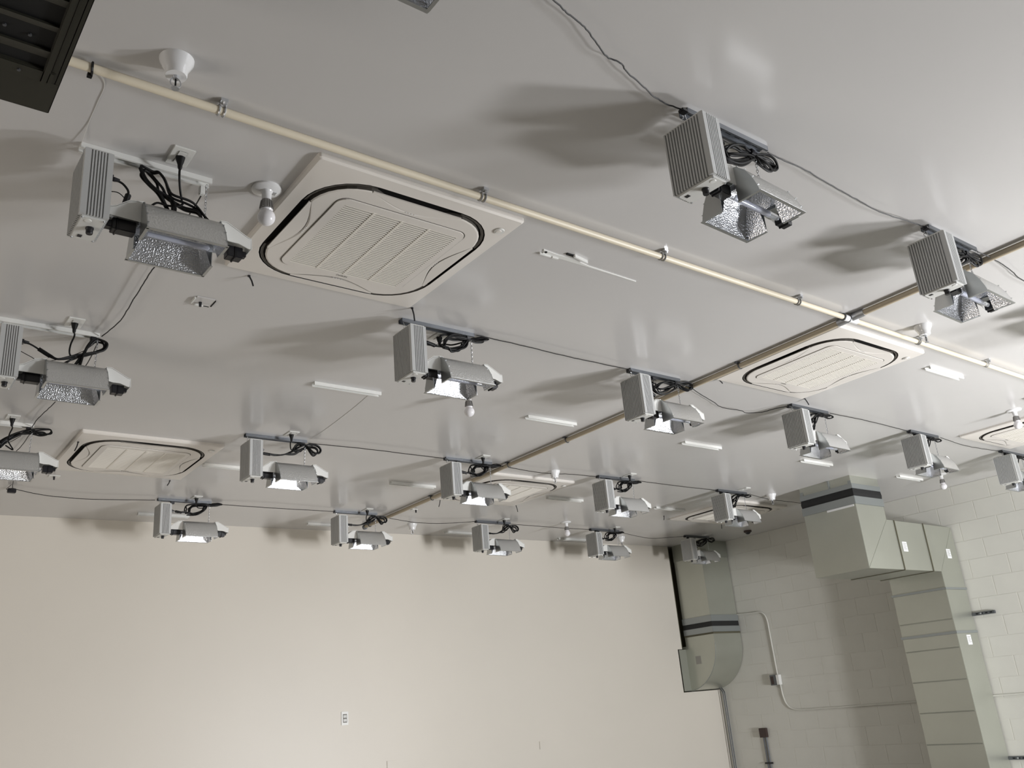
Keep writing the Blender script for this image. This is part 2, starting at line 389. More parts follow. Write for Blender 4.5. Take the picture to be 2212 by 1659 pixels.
    lo = link('logo', me, t); lo.location = (.475, .765, -.0576); lo.rotation_euler = (math.pi, 0, 0)
    return t
ac0 = make_cassette('square white air cassette nearest the camera, right of the leftmost grow light')
ac0.location = (1.237, 2.531, H); ac0.scale = (1, 1, .72)
for (x, y, lab) in ((4.53, 2.55, 'brightly lit white air cassette tucked beside the crossing of the two conduits'),
                    (1.25, 6.05, 'dim white air cassette at the far left, behind the left column of grow lights'),
                    (4.53, 6.0, 'white air cassette mostly hidden behind a grow light, just right of the brown conduit'),
                    (7.77, 6.03, 'white air cassette near the far corner, left of the galvanised duct'),
                    (7.84, 2.60, 'white air cassette cut off by the right edge of the picture')):
    dup(ac0, (x, y, H), lab)

# ------------------------------------------------------------ struts
SL = .456
def strut_mb(notch=False):
    mb = MB(); w, h, t = .0205, .021, .0025
    prof = [(-w, 0), (w, 0), (w, -h), (w-.008, -h), (w-.008, -h+t), (w-t, -h+t), (w-t, -t), (-w+t, -t), (-w+t, -h+t), (-w+.008, -h+t), (-w+.008, -h), (-w, -h)]
    return mb.prism(prof, 0, SL, 'x')
strut_me = {m: strut_mb().mesh('strut_channel', m) for m in ('strut', 'whitemetal')}
slot_mb = MB()
for k in range(8): slot_mb.box(.03+k*.052, .058+k*.052, -.006, .006, -.0032, -.0024)
slot_me = slot_mb.mesh('slot', 'void')
def strut(x, y, m, label, group):
    o = link('strut_channel', strut_me[m]); o.location = (x, y, H); tag(o, label, 'ceiling strut', group)
    s = link('slots', slot_me, o); s['kind'] = 'stuff'
    return o

# ------------------------------------------------------------ grow lights
def heat_sink():
    # toothed outline of an extruded heat sink, fins on both broad sides and on the narrow sides
    W, Dp = .092, .178; x0_, x1_ = 0.0, W; ya, yb = -Dp/2, Dp/2; d = .0075; pts = []
    def side(p, q, inward, plain0, plain1, nf):
        p = Vector(p); q = Vector(q); L = (q-p).length; u = (q-p)/L; n = Vector(inward)
        out = [p, p+u*plain0]; run = L-plain0-plain1; pitch = run/nf
        for i in range(nf):
            a = plain0+i*pitch; g = pitch*.48
            out += [p+u*(a+.0001), p+u*(a+.0002)+n*d, p+u*(a+g)+n*d, p+u*(a+g+.0001)]
        return out
    pts += side((x0_, ya), (x1_, ya), (0, 1), .020, .014, 6)
    pts += side((x1_, ya), (x1_, yb), (-1, 0), .016, .010, 12)
    pts += side((x1_, yb), (x0_, yb), (0, -1), .014, .020, 6)
    pts += side((x0_, yb), (x0_, ya), (1, 0), .006, .016, 13)
    clean = []
    for p in pts:
        if not clean or (p-clean[-1]).length > 5e-5: clean.append(p)
    return MB().prism([tuple(p) for p in clean], -.316, -.062, 'z')
prof_out = [(-.127, -.335), (-.121, -.31), (-.106, -.268), (-.082, -.226), (-.052, -.198), (-.02, -.188), (.02, -.188), (.052, -.198), (.082, -.226), (.106, -.268), (.121, -.31), (.127, -.335)]
RX0, RX1 = .206, .481
def fine_sheet(prof, x0_, x1_, nx=14):
    mb = MB(); n = len(prof); vs = []
    for i in range(nx+1):
        for p in prof: vs.append((x0_+(x1_-x0_)*i/nx, p[0], p[1]))
    mb.add(vs, [(i*n+k, i*n+k+1, (i+1)*n+k+1, (i+1)*n+k) for i in range(nx) for k in range(n-1)]); return mb
def chain_mb(p, q, r=.0012, L=.017, w=.0045):
    p = Vector(p); q = Vector(q); d = (q-p); n = max(2, int(d.length/(L*.72))); u = d.normalized(); s = u.orthogonal().normalized(); b = u.cross(s); mb = MB()
    for i in range(n):
        c = p+u*(d.length*(i+.5)/n); side_ = s if i % 2 else b; ring = []
        for k in range(10):
            a = 2*math.pi*k/10; ring.append(c+u*(L/2*math.cos(a))+side_*(w*math.sin(a)))
        mb.tube(ring, r, 4, closed=True)
    return mb
# cord routes in fixture coordinates (x along the strut, drop below the ceiling)
def wob(pts, seed, amp=.02, yb=0, xz=0):
    rnd = random.Random(seed); out = []
    for i, (x, dz) in enumerate(pts): out.append((x+rnd.uniform(-xz, xz), yb+rnd.uniform(-amp, amp), -max(dz+rnd.uniform(-xz, xz), .030 if x < .47 else .014)))
    return out
ROUTES = {
 'L1': dict(a=[(.30, .215), (.32, .176), (.309, .122), (.262, .099), (.225, .069), (.199, .035), (.208, .026), (.243, .026), (.268, .03), (.288, .058), (.305, .094), (.32, .114), (.371, .124), (.416, .136), (.45, .175)],
            b=[(.325, .195), (.30, .15), (.27, .115), (.238, .085), (.212, .055), (.216, .032), (.24, .036), (.262, .06), (.28, .09), (.302, .115), (.36, .135), (.41, .15), (.435, .185)],
            plug=[(.318, .058), (.333, .09), (.352, .115), (.355, .13), (.335, .145), (.30, .152), (.265, .152), (.238, .182)],
            inp=[(.09, .105), (.12, .104), (.145, .108), (.165, .128), (.167, .15)], choke=((.167, .15), (.155, .205)), thin=[(.108, .152), (.135, .156), (.17, .178), (.19, .20)]),
 'L2': dict(a=[(.233, .156), (.267, .167), (.336, .145), (.402, .12), (.464, .085), (.478, .045), (.453, .025), (.42, .035), (.39, .095), (.363, .185)],
            b=[(.29, .19), (.32, .16), (.37, .13), (.43, .10), (.47, .07), (.466, .035), (.44, .03), (.41, .06), (.375, .12), (.34, .19)],
            plug=[(.318, .058), (.312, .09), (.316, .12), (.33, .14), (.37, .135), (.42, .10)],
            inp=[(.09, .105), (.137, .109), (.178, .126)], choke=((.178, .126), (.233, .156)), thin=[(.094, .15), (.148, .172), (.193, .189), (.272, .166), (.378, .101), (.442, .03)]),
 'L3': dict(a=[(.272, .165), (.333, .10), (.43, .045), (.53, .022), (.548, .03), (.537, .045), (.488, .052), (.429, .035), (.33, .08), (.269, .14)],
            b=[(.25, .15), (.30, .10), (.36, .07), (.44, .05), (.50, .042), (.52, .058), (.48, .065), (.42, .05), (.32, .10), (.26, .17)],
            plug=[(.318, .058), (.31, .09), (.315, .125), (.345, .175), (.30, .15)],
            inp=[(.09, .11), (.13, .12), (.16, .14)], choke=((.16, .14), (.20, .155)), thin=[(.10, .15), (.18, .16), (.30, .14), (.38, .08)]),
 'A1': dict(a=[(.12, .10), (.203, .078), (.209, .107), (.229, .133), (.297, .128), (.36, .10), (.406, .065), (.373, .055), (.278, .095), (.241, .09), (.261, .061), (.326, .035), (.371, .03), (.43, .03), (.50, .018), (.56, .016), (.585, .03), (.55, .05), (.49, .06), (.45, .048), (.44, .03)],
            b=[(.43, .04), (.38, .065), (.31, .105), (.25, .12), (.225, .10), (.24, .07), (.30, .045), (.38, .04), (.45, .02), (.52, .028), (.565, .04), (.53, .062), (.47, .052), (.43, .03)],
            plug=[(.318, .058), (.335, .075), (.37, .07), (.42, .045)],
            inp=[(.09, .10), (.13, .12), (.155, .14)], choke=((.15, .12), (.205, .15)), thin=[(.10, .05), (.16, .07), (.26, .10), (.27, .13)]),
 'B1': dict(a=[(.20, .112), (.27, .108), (.301, .128), (.351, .112), (.398, .078), (.418, .04), (.362, .036), (.302, .042), (.262, .075), (.262, .10), (.24, .115), (.229, .09), (.237, .052), (.303, .032), (.385, .035), (.44, .033), (.497, .032), (.540, .02), (.545, .012), (.501, .012), (.444, .018), (.406, .012), (.36, .024)],
            b=[(.255, .118), (.31, .118), (.365, .10), (.40, .06), (.42, .035), (.47, .03), (.52, .026), (.53, .014), (.48, .012), (.43, .03), (.40, .05), (.37, .085), (.30, .11), (.27, .10), (.285, .06), (.34, .045), (.41, .04)],
            plug=[(.318, .058), (.34, .07), (.38, .06), (.42, .04)],
            inp=[(.09, .085), (.12, .095), (.149, .103)], choke=((.149, .103), (.20, .112)), thin=[(.10, .11), (.16, .12), (.22, .10), (.30, .03)]),
 'C1': dict(a=[(.17, .128), (.22, .13), (.28, .12), (.34, .09), (.40, .05), (.46, .028), (.53, .03), (.56, .055), (.54, .085), (.50, .075), (.46, .04), (.41, .03), (.37, .05), (.35, .08), (.38, .09), (.42, .06)],
            b=[(.30, .118), (.36, .105), (.42, .07), (.47, .04), (.52, .045), (.545, .07), (.51, .095), (.47, .065), (.44, .035), (.39, .04), (.37, .07), (.40, .08), (.44, .05), (.50, .035)],
            plug=[(.318, .058), (.33, .09), (.37, .075), (.42, .04)],
            inp=[(.09, .12), (.12, .128)], choke=((.13, .128), (.18, .13)), thin=[(.10, .17), (.125, .15), (.12, .20), (.14, .235)]),
 'B3': dict(a=[(.12, .04), (.16, .07), (.19, .12), (.17, .165), (.14, .15), (.17, .11), (.23, .06), (.30, .03), (.40, .02), (.50, .015), (.54, .03), (.48, .045), (.40, .035), (.33, .05), (.28, .10), (.24, .15), (.20, .16), (.21, .12), (.27, .07), (.33, .03)],
            b=[(.34, .04), (.30, .08), (.29, .13), (.25, .165), (.22, .14), (.25, .09), (.31, .05), (.39, .03), (.47, .03), (.51, .022), (.45, .012), (.36, .03)],
            plug=[(.318, .058), (.31, .08), (.28, .09), (.25, .11)],
            inp=[(.09, .09), (.11, .11)], choke=((.10, .09), (.13, .135)), thin=[(.10, .15), (.13, .19), (.16, .17)]),
}
OUT = dict(L1=(.308, -.105), L2=(.308, -.105), L3=(.308, -.105), A1=(.30, .10), B1=(.30, .10), B3=(.30, .10), C1=(.285, -.122), D=(.285, -.122))
def cord_mb(R, seed, key):
    mb = MB()
    for nm, q, yo in (('a', 0, 0), ('b', 1, 0), ('a', 2, -.012), ('b', 3, .012)):
        mb.tube(spline(wob(R[nm], seed+len(R[nm])+q, .012, yo, .007 if q > 1 else 0), 5), .0050, 6)
    sg = OUT[key]; pl = [(sg[0], sg[1], -.052)] + [(x+(sg[0]-.308)*(1-min(1, i/2)), sg[1]*(1-min(1, (i+1)/3)), -d) for i, (x, d) in enumerate(R['plug'])]
    mb.tube(spline(pl, 5), .0043, 6)
    mb.tube(spline(wob(R['inp'], seed, .004), 4), .0042, 6)
    c0, c1 = R['choke']
    mb.tube(spline(wob([c1, ((c1[0]+R['a'][0][0])/2, (c1[1]+R['a'][0][1])/2+.004), R['a'][0]], seed, .003), 4), .0042, 6)
    # tie around the bundle
    return mb
def make_light(key, label, seed):
    R = ROUTES[key]
    t = empty('grow_light', (0, 0, 0), label, 'grow light', 'hanging grow lights')
    b = heat_sink().obj('ballast', 'ballast', t)
    e = MB().box(.009, .083, -.078, .078, -.323, -.315).obj('end_plate', 'plate', t, bevel=.0015)
    MB().box(.004, .088, -.083, .083, -.063, -.055).obj('top_plate', 'plate', t, bevel=.0015)
    mb = MB()
    for sx in (.012, .080):
        for sy in (-.074, .074): mb.lathe([(.0005, -.3265), (.0035, -.326), (.0042, -.3228), (.0005, -.3228)], (sx, sy, 0), 8)
    mb.obj('screws', 'chrome', e, smooth=True)
    MB().lathe([(.0005, -.346), (.010, -.346), (.0115, -.343), (.0115, -.330), (.0135, -.328), (.0135, -.323), (.0005, -.323)], (.050, -.012, 0), 18).obj('dimmer_knob', 'blackplastic', t, smooth=True)
    MB().box(.026, .040, .045, .062, -.3245, -.3225).obj('control_port', 'blackplastic', t)
    MB().lathe([(.0005, -.3255), (.010, -.325), (.012, -.3228), (.0005, -.3228)], (.034, -.058, 0), 14).obj('embossed_disc', 'whitemetal', t, smooth=True)
    MB().box(.088, .112, -.012, .012, -.112, -.092).lathe([(.007, .112), (.009, .116), (.006, .135), (.0005, .135)], (0, 0, -.102), 10, 'x').obj('power_inlet', 'blackplastic', t)
    # neck between ballast and reflector
    MB().prism([(.084, -.245), (.12, -.232), (.165, -.198), (.212, -.190), (.212, -.268), (.084, -.268)], -.041, -.037, 'y').prism([(.084, -.245), (.12, -.232), (.165, -.198), (.212, -.190), (.212, -.268), (.084, -.268)], .037, .041, 'y').sheet([(.084, -.243), (.12, -.230), (.165, -.196), (.212, -.188)], .003, -.041, .041, 'y').obj('neck_bracket', 'whitemetal', t)
    s1 = MB().box(.118, .196, -.020, .020, -.306, -.262).box(.094, .120, -.014, .014, -.298, -.272).box(.13, .137, -.022, .022, -.310, -.262).obj('lamp_socket', 'blackplastic', t, bevel=.002)
    # reflector
    rf = fine_sheet(prof_out, RX0, RX1).obj('reflector_shell', 'hammer_out', t, smooth=True)
    inner = [(y*.972, z-.0035 if abs(y) < .126 else z+.001) for y, z in prof_out]
    ri = fine_sheet(inner, RX0+.002, RX1-.002).obj('reflector_inside', 'hammer', t, smooth=True)
    for xa, xb in ((RX0-.0015, RX0+.0015), (RX1-.0015, RX1+.0015)):
        poly = prof_out[:6] + prof_out[6:] + [(.036, -.335), (.036, -.258), (-.036, -.258), (-.036, -.335)]
        MB().prism(poly, xa, xb, 'x').obj('reflector_end', 'alum', t)
    for sx, xr in ((1, RX0+.003), (-1, RX1-.003)):
        pin = [(y*.965, z-.005 if abs(y) < .12 else z) for y, z in prof_out]
        mb = MB(); vs = [(xr+sx*.055*max(0, (z+.335)/.147)**1.1, y, z) for y, z in pin+[(.034, -.334), (.034, -.262), (-.034, -.262), (-.034, -.334)]]
        # two lobes and a bridge, so the faces stay simple
        n = len(pin); mb.add(vs, [tuple([n+1]+list(range(n//2, n))+[n]), tuple(list(range(0, n//2))+[n+2, n+3])] + [(n//2-1, n//2, n+1, n+2)])
        mb.obj('reflector_inner_end', 'hammer', t)
    z = -.336
    for s in (-1, 1):
        mb = MB().box(RX0-.004, RX1+.004, s*.127-.006, s*.127+.006, z-.0015, z+.001)
        for xx in (RX0, RX1): mb.box(xx-.005, xx+.005, min(s*.036, s*.127), max(s*.036, s*.127), z-.0015, z+.001)
        mb.obj('reflector_rim', 'alum', t)
    mb = MB(); rnd = random.Random(seed)
    for xx in (RX0, RX1):
        for p in prof_out[1:-1]:
            a = math.atan2(p[1]+.30, p[0]); mb.box(xx-.006 if xx == RX1 else xx-.001, xx+.001 if xx == RX1 else xx+.006, p[0]-.005, p[0]+.005, p[1]-.0005, p[1]+.0012)
    mb.obj('folded_tabs', 'alum', t)
    # lamp
    tb = MB().lathe([(.0005, .188), (.012, .192), (.0125, .21), (.0125, .50), (.011, .512), (.0005, .518)], (0, 0, -.286), 14, 'x').obj('lamp_tube', 'glass', t, smooth=True)
    MB().lathe([(.0005, .235), (.006, .24), (.006, .455), (.0005, .46)], (0, 0, -.286), 10, 'x').obj('arc_tube', 'arc', tb, smooth=True)
    # tail bracket
    tp = [(.483, -.190), (.505, -.188), (.588, -.232), (.598, -.232), (.598, -.274), (.586, -.274), (.55, -.262), (.515, -.262), (.483, -.255)]
    MB().prism(tp, -.046, -.042, 'y').prism(tp, .042, .046, 'y').sheet([(.483, -.188), (.505, -.186), (.588, -.230), (.598, -.230), (.600, -.274)], .003, -.046, .046, 'y').obj('tail_bracket', 'whitemetal', t)
    MB().box(.520, .578, -.020, .020, -.306, -.262).box(.545, .552, -.022, .022, -.311, -.262).box(.575, .594, -.012, .012, -.292, -.270).obj('lamp_socket', 'blackplastic', t, bevel=.002)
    # hanging gear
    mb = chain_mb((.441, 0, -.020), (.437, 0, -.186)); mb.lathe([(.0005, -.006), (.004, -.006), (.004, .006), (.0005, .006)], (.437, 0, -.190), 8); mb.obj('chain', 'chrome', t, smooth=True)
    mb = MB(); mb.tube(spline([(.012, 0, -.014), (.020, .004, -.026), (.014, .006, -.038), (.022, 0, -.052), (.03, 0, -.060)], 4), .0016, 5).tube(spline([(.012, -.01, -.014), (.008, -.012, -.03), (.02, -.008, -.045), (.03, -.004, -.058)], 4), .0013, 5)
    mb.obj('hanging_hook', 'chrome', t, smooth=True)
    # cord, plug, ferrite
    c = cord_mb(R, seed, key).obj('power_cord', 'black', t, smooth=True)
    MB().lathe([(.0005, -.058), (.005, -.058), (.008, -.050), (.0085, -.040), (.014, -.022), (.0165, -.010), (.0165, -.006), (.0005, -.006)], (*OUT[key], 0), 14).obj('plug', 'black', c, smooth=True)
    c0, c1 = R['choke']; a = Vector((c0[0], 0, -c0[1])); b_ = Vector((c1[0], 0, -c1[1]))
    MB().tube([a, a+(b_-a)*.04, b_-(b_-a)*.04, b_], .0105, 8).obj('ferrite_core', 'black', c)
    MB().tube(spline(wob(R['thin'], seed+3, .006), 4), .0018, 5).obj('control_wire', 'black', t, smooth=True)
    q = R['a'][len(R['a'])//2]
    (MB().box(.405, .425, -.034, -.014, -.085, -.050) if key == 'L1' else MB().box(.405, .432, -.014, .014, -.040, -.016)).obj('cord_clip', 'plastic' if key == 'L1' else 'blackplastic', t, bevel=.003)
    return t
P_L, P_A, P_B, P_C, P_D = {}, {}, {}, {}, {}
protos = {}
ROUTES['D'] = ROUTES['B1']
def light(key, x, y, label, rz=0.0, seed=1, splitter=None, fx=0):
    k = (key)
    if k not in protos:
        t = make_light(key, label, seed); protos[k] = t
        t.location = (x, y, H); t.rotation_euler = (0, 0, rz)
    else: t = dup(protos[k], (x, y, H), label, rz)
    if splitter is not None:
        o = MB().box(splitter-.016, splitter+.016, -.013, .013, -.043, -.021).obj('control_splitter', 'blackplastic', t, bevel=.003)
    return t
CX = [2.237, 3.889, 5.548, 7.191, 8.828]
RY = [1.661, 3.650, 5.766, 7.709]
light('L1', .517, 2.906, 'upper left grow light with tall black cord loop, nearest and largest on the left', seed=3)
light('L2', .526, 4.500, 'left-edge grow light with white strut and cord swept to the right, ballast cut by frame', seed=4)
light('L3', .526, 6.080, 'left-edge grow light lowest of the left column, only its reflector in view', seed=5)
light('L2', .517, 1.316, 'grow light of which only one dimpled reflector corner shows at the top edge', seed=6)
light('A1', CX[0]-.022, RY[0], 'large upper right grow light whose reflector shines bluish', .05, seed=8)
light('A1', CX[1]-.01, RY[0]+.01, 'grow light at the right edge hanging in front of the brown conduit', .03, seed=9)
light('A1', CX[2], RY[0], 'grow light just beyond the right edge of the frame in the nearest row', seed=9)
light('B1', CX[0], RY[1], 'grow light in the middle of the picture with a globe bulb just below its reflector', seed=10)
light('A1', CX[1], RY[1], 'grow light overlapping the brown conduit, centre right, cord plug hanging loose', seed=11, splitter=.21)
light('B3', CX[2], RY[1], 'grow light below the brightly lit air cassette, long cord loops beside its ballast', .03, seed=12, splitter=.17)
light('B3', CX[3], RY[1], 'grow light in the bright right part, straight above a globe bulb by the block wall', .04, seed=13, splitter=.10)
light('B3', CX[4], RY[1], 'grow light cut off by the right edge, highest against the block wall', .02, seed=14, splitter=.09)
light('C1', CX[0], RY[2], 'grow light right of the dim far-left air cassette, brightly glowing reflector', seed=15)
light('D', CX[1], RY[2], 'grow light covering the partly hidden cassette on the brown conduit', seed=16, splitter=.12)
light('D', CX[2], RY[2], 'grow light with shaded ballast between the partly hidden cassette and the corner one', .01, seed=17, splitter=.13)
light('B3', CX[3], RY[2], 'grow light in front of the corner air cassette, left of the big duct', .03, seed=18, splitter=.06)
light('D', CX[0], RY[3], 'leftmost grow light of the row along the cream back wall', seed=19)
light('C1', CX[1], RY[3], 'second grow light from the left along the back wall, at the brown conduit end', seed=20)
light('C1', CX[2], RY[3], 'third grow light from the left along the back wall, cord bunched in a bow', .01, seed=21)
light('D', CX[3], RY[3], 'fourth grow light from the left along the back wall, before a small sprinkler', .02, seed=22, splitter=.09)
light('A1', CX[4], RY[3], 'farthest grow light, hanging in front of the corner duct', .03, seed=23, splitter=.05)

rown = ['in the nearest row', 'in the second row', 'in the third row', 'along the back wall']
ordn = ['leftmost', 'second from left', 'third from left', 'fourth from left', 'rightmost']
for r in range(4):
    for c in range(5):
        if (r, c) in ((0, 3), (0, 4), (2, 4)): continue
        strut(CX[c]-.004, RY[r], 'strut', 'galvanised ceiling strut holding a grow light, %s %s' % (ordn[c], rown[r]), 'galvanised struts over the grow lights')
for i, y in enumerate((2.906, 4.500, 6.080, 1.316)):
    strut(.515, y, 'whitemetal', 'white strut holding the %s grow light of the left column' % ('upper left', 'middle', 'lowest', 'topmost, out of frame')[i], 'white struts of the left column')
free = [(2.226, 4.67, 'left of the globe bulb in mid ceiling'), (3.856, 4.657, 'under the grow light on the brown conduit'), (5.50, 4.67, 'left below the grow light under the lit cassette'), (7.08, 4.648, 'above the big duct'),
        (8.727, 4.657, 'beside the globe bulb near the block wall'), (2.226, 6.57, 'behind the ballast right of the dim cassette'), (3.855, 6.585, 'left of the grow light on the partly hidden cassette'), (5.62, 6.585, 'behind the shaded grow light right of the partly hidden cassette'),
        (7.13, 6.585, 'left of the corner cassette'), (5.80, 2.71, 'right of the brightly lit cassette'), (7.28, 2.71, 'at the right edge above a globe bulb'), (2.231, 8.28, 'nearest the back wall, leftmost'),
        (3.87, 8.28, 'nearest the back wall, second from left'), (5.52, 8.28, 'nearest the back wall, third from left'), (7.17, 8.28, 'nearest the back wall, fourth from left')]
for x, y, l in free: strut(x, y, 'whitemetal', 'bare white ceiling strut %s' % l, 'bare white struts')

# outlet plates on the ceiling next to every fixture
def outlet():
    t = empty('ceiling_outlet', (0, 0, 0), '', 'outlet', 'ceiling outlets')
    MB().box(-.039, .039, -.059, .059, -.006, 0).obj('cover_plate', 'plastic', t, bevel=.003)
    for s in (-1, 1):
        f = MB().box(-.016, .016, s*.024-.014, s*.024+.014, -.009, -.005).obj('socket_face', 'plastic', t, bevel=.002)
    return t
out0 = None
lights_xy = [(CX[c], RY[r], r, c) for r in range(4) for c in range(5) if (r, c) not in ((0, 3), (0, 4), (2, 4))]
names = [(.517, 2.906, 'white outlet plate with black plug above the upper left grow light'), (.526, 4.5, 'white outlet plate with black plug above the left-edge grow light'), (.526, 6.08, 'white outlet plate above the lowest light of the left column')]
names += [(x, y, 'white outlet plate beside the %s galvanised strut %s' % (ordn[c], rown[r])) for x, y, r, c in lights_xy]
for x, y, l in names:
    p = (x+.308, y-.105, H) if x < 1 else ((x+.285, y-.122, H) if y > 5 else (x+.30, y+.10, H))
    if out0 is None: out0 = outlet(); out0.location = p; out0['label'] = l
    else: dup(out0, p, l)

# ------------------------------------------------------------ control wires between fixtures
WIRES = {"A0A1": [[0.99, 1.37], [1.25, 1.42], [1.486, 1.484], [1.56, 1.503], [1.628, 1.517], [1.697, 1.544], [1.777, 1.577], [1.837, 1.575], [1.881, 1.595], [1.975, 1.618], [2.056, 1.639], [2.127, 1.645], [2.207, 1.642]],
 "A1A2": [[2.7, 1.65], [2.8, 1.647], [2.932, 1.644], [3.144, 1.658], [3.328, 1.667], [3.521, 1.675], [3.717, 1.655], [3.86, 1.647]], "A2A3": [[4.35, 1.645], [4.525, 1.64], [4.708, 1.655], [4.936, 1.682], [5.3, 1.67], [5.54, 1.66]],
 "B1B2": [[2.69, 3.61], [2.969, 3.6], [3.253, 3.611], [3.547, 3.614], [3.86, 3.621]], "B2B3": [[4.35, 3.653], [4.5, 3.68], [4.632, 3.729], [4.869, 3.809], [5.0, 3.86], [5.1, 3.872], [5.233, 3.858], [5.32, 3.877], [5.42, 3.82], [5.45, 3.73], [5.52, 3.645]],
 "B3B4": [[6.0, 3.62], [6.506, 3.6], [7.17, 3.635]], "B4B5": [[7.65, 3.62], [8.117, 3.658], [8.452, 3.653], [8.81, 3.63]], "C1C2": [[2.7, 5.75], [3.174, 5.71], [3.506, 5.714], [3.87, 5.735]],
 "C2C3": [[4.36, 5.75], [4.911, 5.799], [5.189, 5.749], [5.52, 5.744]], "C3C4": [[6.02, 5.73], [6.535, 5.724], [7.17, 5.74]], "C4duct": [[7.667, 5.735], [8.082, 5.809], [8.62, 5.82], [9.4, 5.86], [9.8, 5.88]],
 "D0D1": [[1.137, 7.655], [1.388, 7.77], [1.736, 7.79], [2.21, 7.70]], "D1D2": [[2.7, 7.70], [3.29, 7.668], [3.87, 7.67]], "D2D3": [[4.36, 7.72], [4.774, 7.838], [5.014, 7.865], [5.25, 7.8], [5.52, 7.67]],
 "D3D4": [[6.0, 7.68], [6.618, 7.673], [7.17, 7.68]], "D4D5": [[7.65, 7.70], [8.12, 7.836], [8.416, 7.884], [8.6, 7.78], [8.8, 7.69]], "L1L2": [[.96, 2.92], [.972, 3.2], [.978, 3.45], [0.98, 3.608], [0.98, 3.695], [0.987, 3.834], [0.993, 4.002], [1.002, 4.228], [0.978, 4.468]],
 "L2L3": [[.978, 4.52], [1.0, 4.9], [.99, 5.3], [0.985, 5.481], [0.972, 5.647], [0.956, 5.89], [.96, 6.06]], "L3D": [[.97, 6.10], [0.976, 6.4], [0.97, 6.8], [1.06, 7.25], [1.12, 7.637]]}
WL = {"A0A1": 'thin dark wavy wire from the top edge to the large upper right grow light', "A1A2": 'thin dark wire linking the two upper right grow lights', "A2A3": 'thin dark wire leaving the frame at the right edge',
 "B1B2": 'thin dark wire from the middle grow light to the one on the brown conduit', "B2B3": 'slack thin wire sagging in a V left of the light under the lit cassette', "B3B4": 'thin dark wire right of the grow light under the lit cassette', "B4B5": 'thin dark wire below the cassette cut by the right edge',
 "C1C2": 'thin wire between the light right of the dim cassette and the brown conduit', "C2C3": 'thin wire crossing above the partly hidden cassette', "C3C4": 'thin wire above the shaded light towards the corner cassette', "C4duct": 'thin wire running to the black collar of the big duct',
 "D0D1": 'thin wire from the left edge to the leftmost back-wall light', "D1D2": 'thin wire between the first two back-wall lights', "D2D3": 'thin sagging wire between the second and third back-wall lights', "D3D4": 'thin straight wire between the third and fourth back-wall lights', "D4D5": 'thin sagging wire reaching the farthest grow light',
 "L1L2": 'thin wire from the upper left light down to the left-edge light', "L2L3": 'thin wire between the two left-edge grow lights', "L3D": 'thin wire below the lowest left light towards the back wall'}
for k, pts in WIRES.items():
    rnd = random.Random(k); P3 = []
    for i, (x, y) in enumerate(pts): P3.append((x, y, H-.02-(.006 if 0 < i < len(pts)-1 else 0)))
    Q = spline(P3, 6); Q = [q+Vector((rnd.uniform(-.0014, .0014), rnd.uniform(-.0014, .0014), rnd.uniform(-.001, .001))) for q in Q]
    o = MB().tube(Q, .0028, 5).obj('control_cable', 'wire', smooth=True); tag(o, WL[k], 'wire', 'control cables between the grow lights')
    c = MB().box(pts[-1][0]-.014, pts[-1][0]+.014, pts[-1][1]-.012, pts[-1][1]+.012, H-.034, H-.021).obj('cable_connector', 'blackplastic', o, bevel=.002)
    if k in ('D0D1', 'L1L2', 'L2L3'): bpy.data.objects.remove(c)
o = MB().tube(spline([(.455, 2.47, H-.010), (.502, 2.537, H-.002), (.507, 2.64, H-.0015), (.509, 2.766, H-.0015), (.514, 2.884, H-.012)], 5), .0012, 5).obj('white_wire', 'whitewire'); tag(o, 'faint white wire from the cream conduit to the upper left light', 'wire')
o = MB().tube(spline([(2.624, 4.65, H-.0015), (2.664, 5.015, H-.0015), (2.695, 5.488, H-.0015), (2.69, 5.7, H-.006)], 5), .001, 5).obj('white_wire', 'whitewire'); tag(o, 'faint white wire from the bare strut in mid ceiling', 'wire')
b = empty('wire_splitter', (1.12, 7.66, H-.03), 'small black connector block on the wire at the lower left edge', 'connector')
MB().box(-.03, .03, -.018, .018, -.022, .012).obj('housing', 'blackplastic', b, bevel=.004)
MB().tube(spline([(-.02, 0, .0), (-.04, -.02, -.0), (-.03, -.05, .01), (-.02, -.1, .02)], 4), .002, 5).obj('pigtail', 'wire', b)

# dark hanging ties by the cassette corners
TIES = [[[1.379, 3.552], [1.40, 3.552, 3.527]], [[2.216, 3.505], [2.228, 3.505, 3.504]], [[4.567, 3.51], [4.618, 3.51, 3.545]], [[5.541, 3.515], [5.577, 3.515, 3.531]], [[2.149, 7.12], [2.13, 7.12, 3.533]], [[1.273, 6.241], [1.255, 6.241, 3.480]],
        [[4.642, 7.008], [4.621, 7.008, 3.503]], [[5.528, 6.976], [5.544, 6.976, 3.506]], [[7.60, 6.902], [7.59, 6.902, 3.527]], [[8.71, 7.001], [8.702, 7.001, 3.507]]]
TLAB = ['dark cable tie tail just below the near left corner of the nearest cassette', 'dark tie at the strut end touching the nearest cassette', 'short dark tie left of the brightly lit cassette', 'short dark tie under the brightly lit cassette',
        'dark tie below the dim far-left cassette', 'dark tie on the upper left of the dim far-left cassette', 'dark tie left of the light on the partly hidden cassette', 'dark tie below the partly hidden cassette', 'tiny dark tie left of the corner cassette', 'tiny dark tie below the corner cassette']
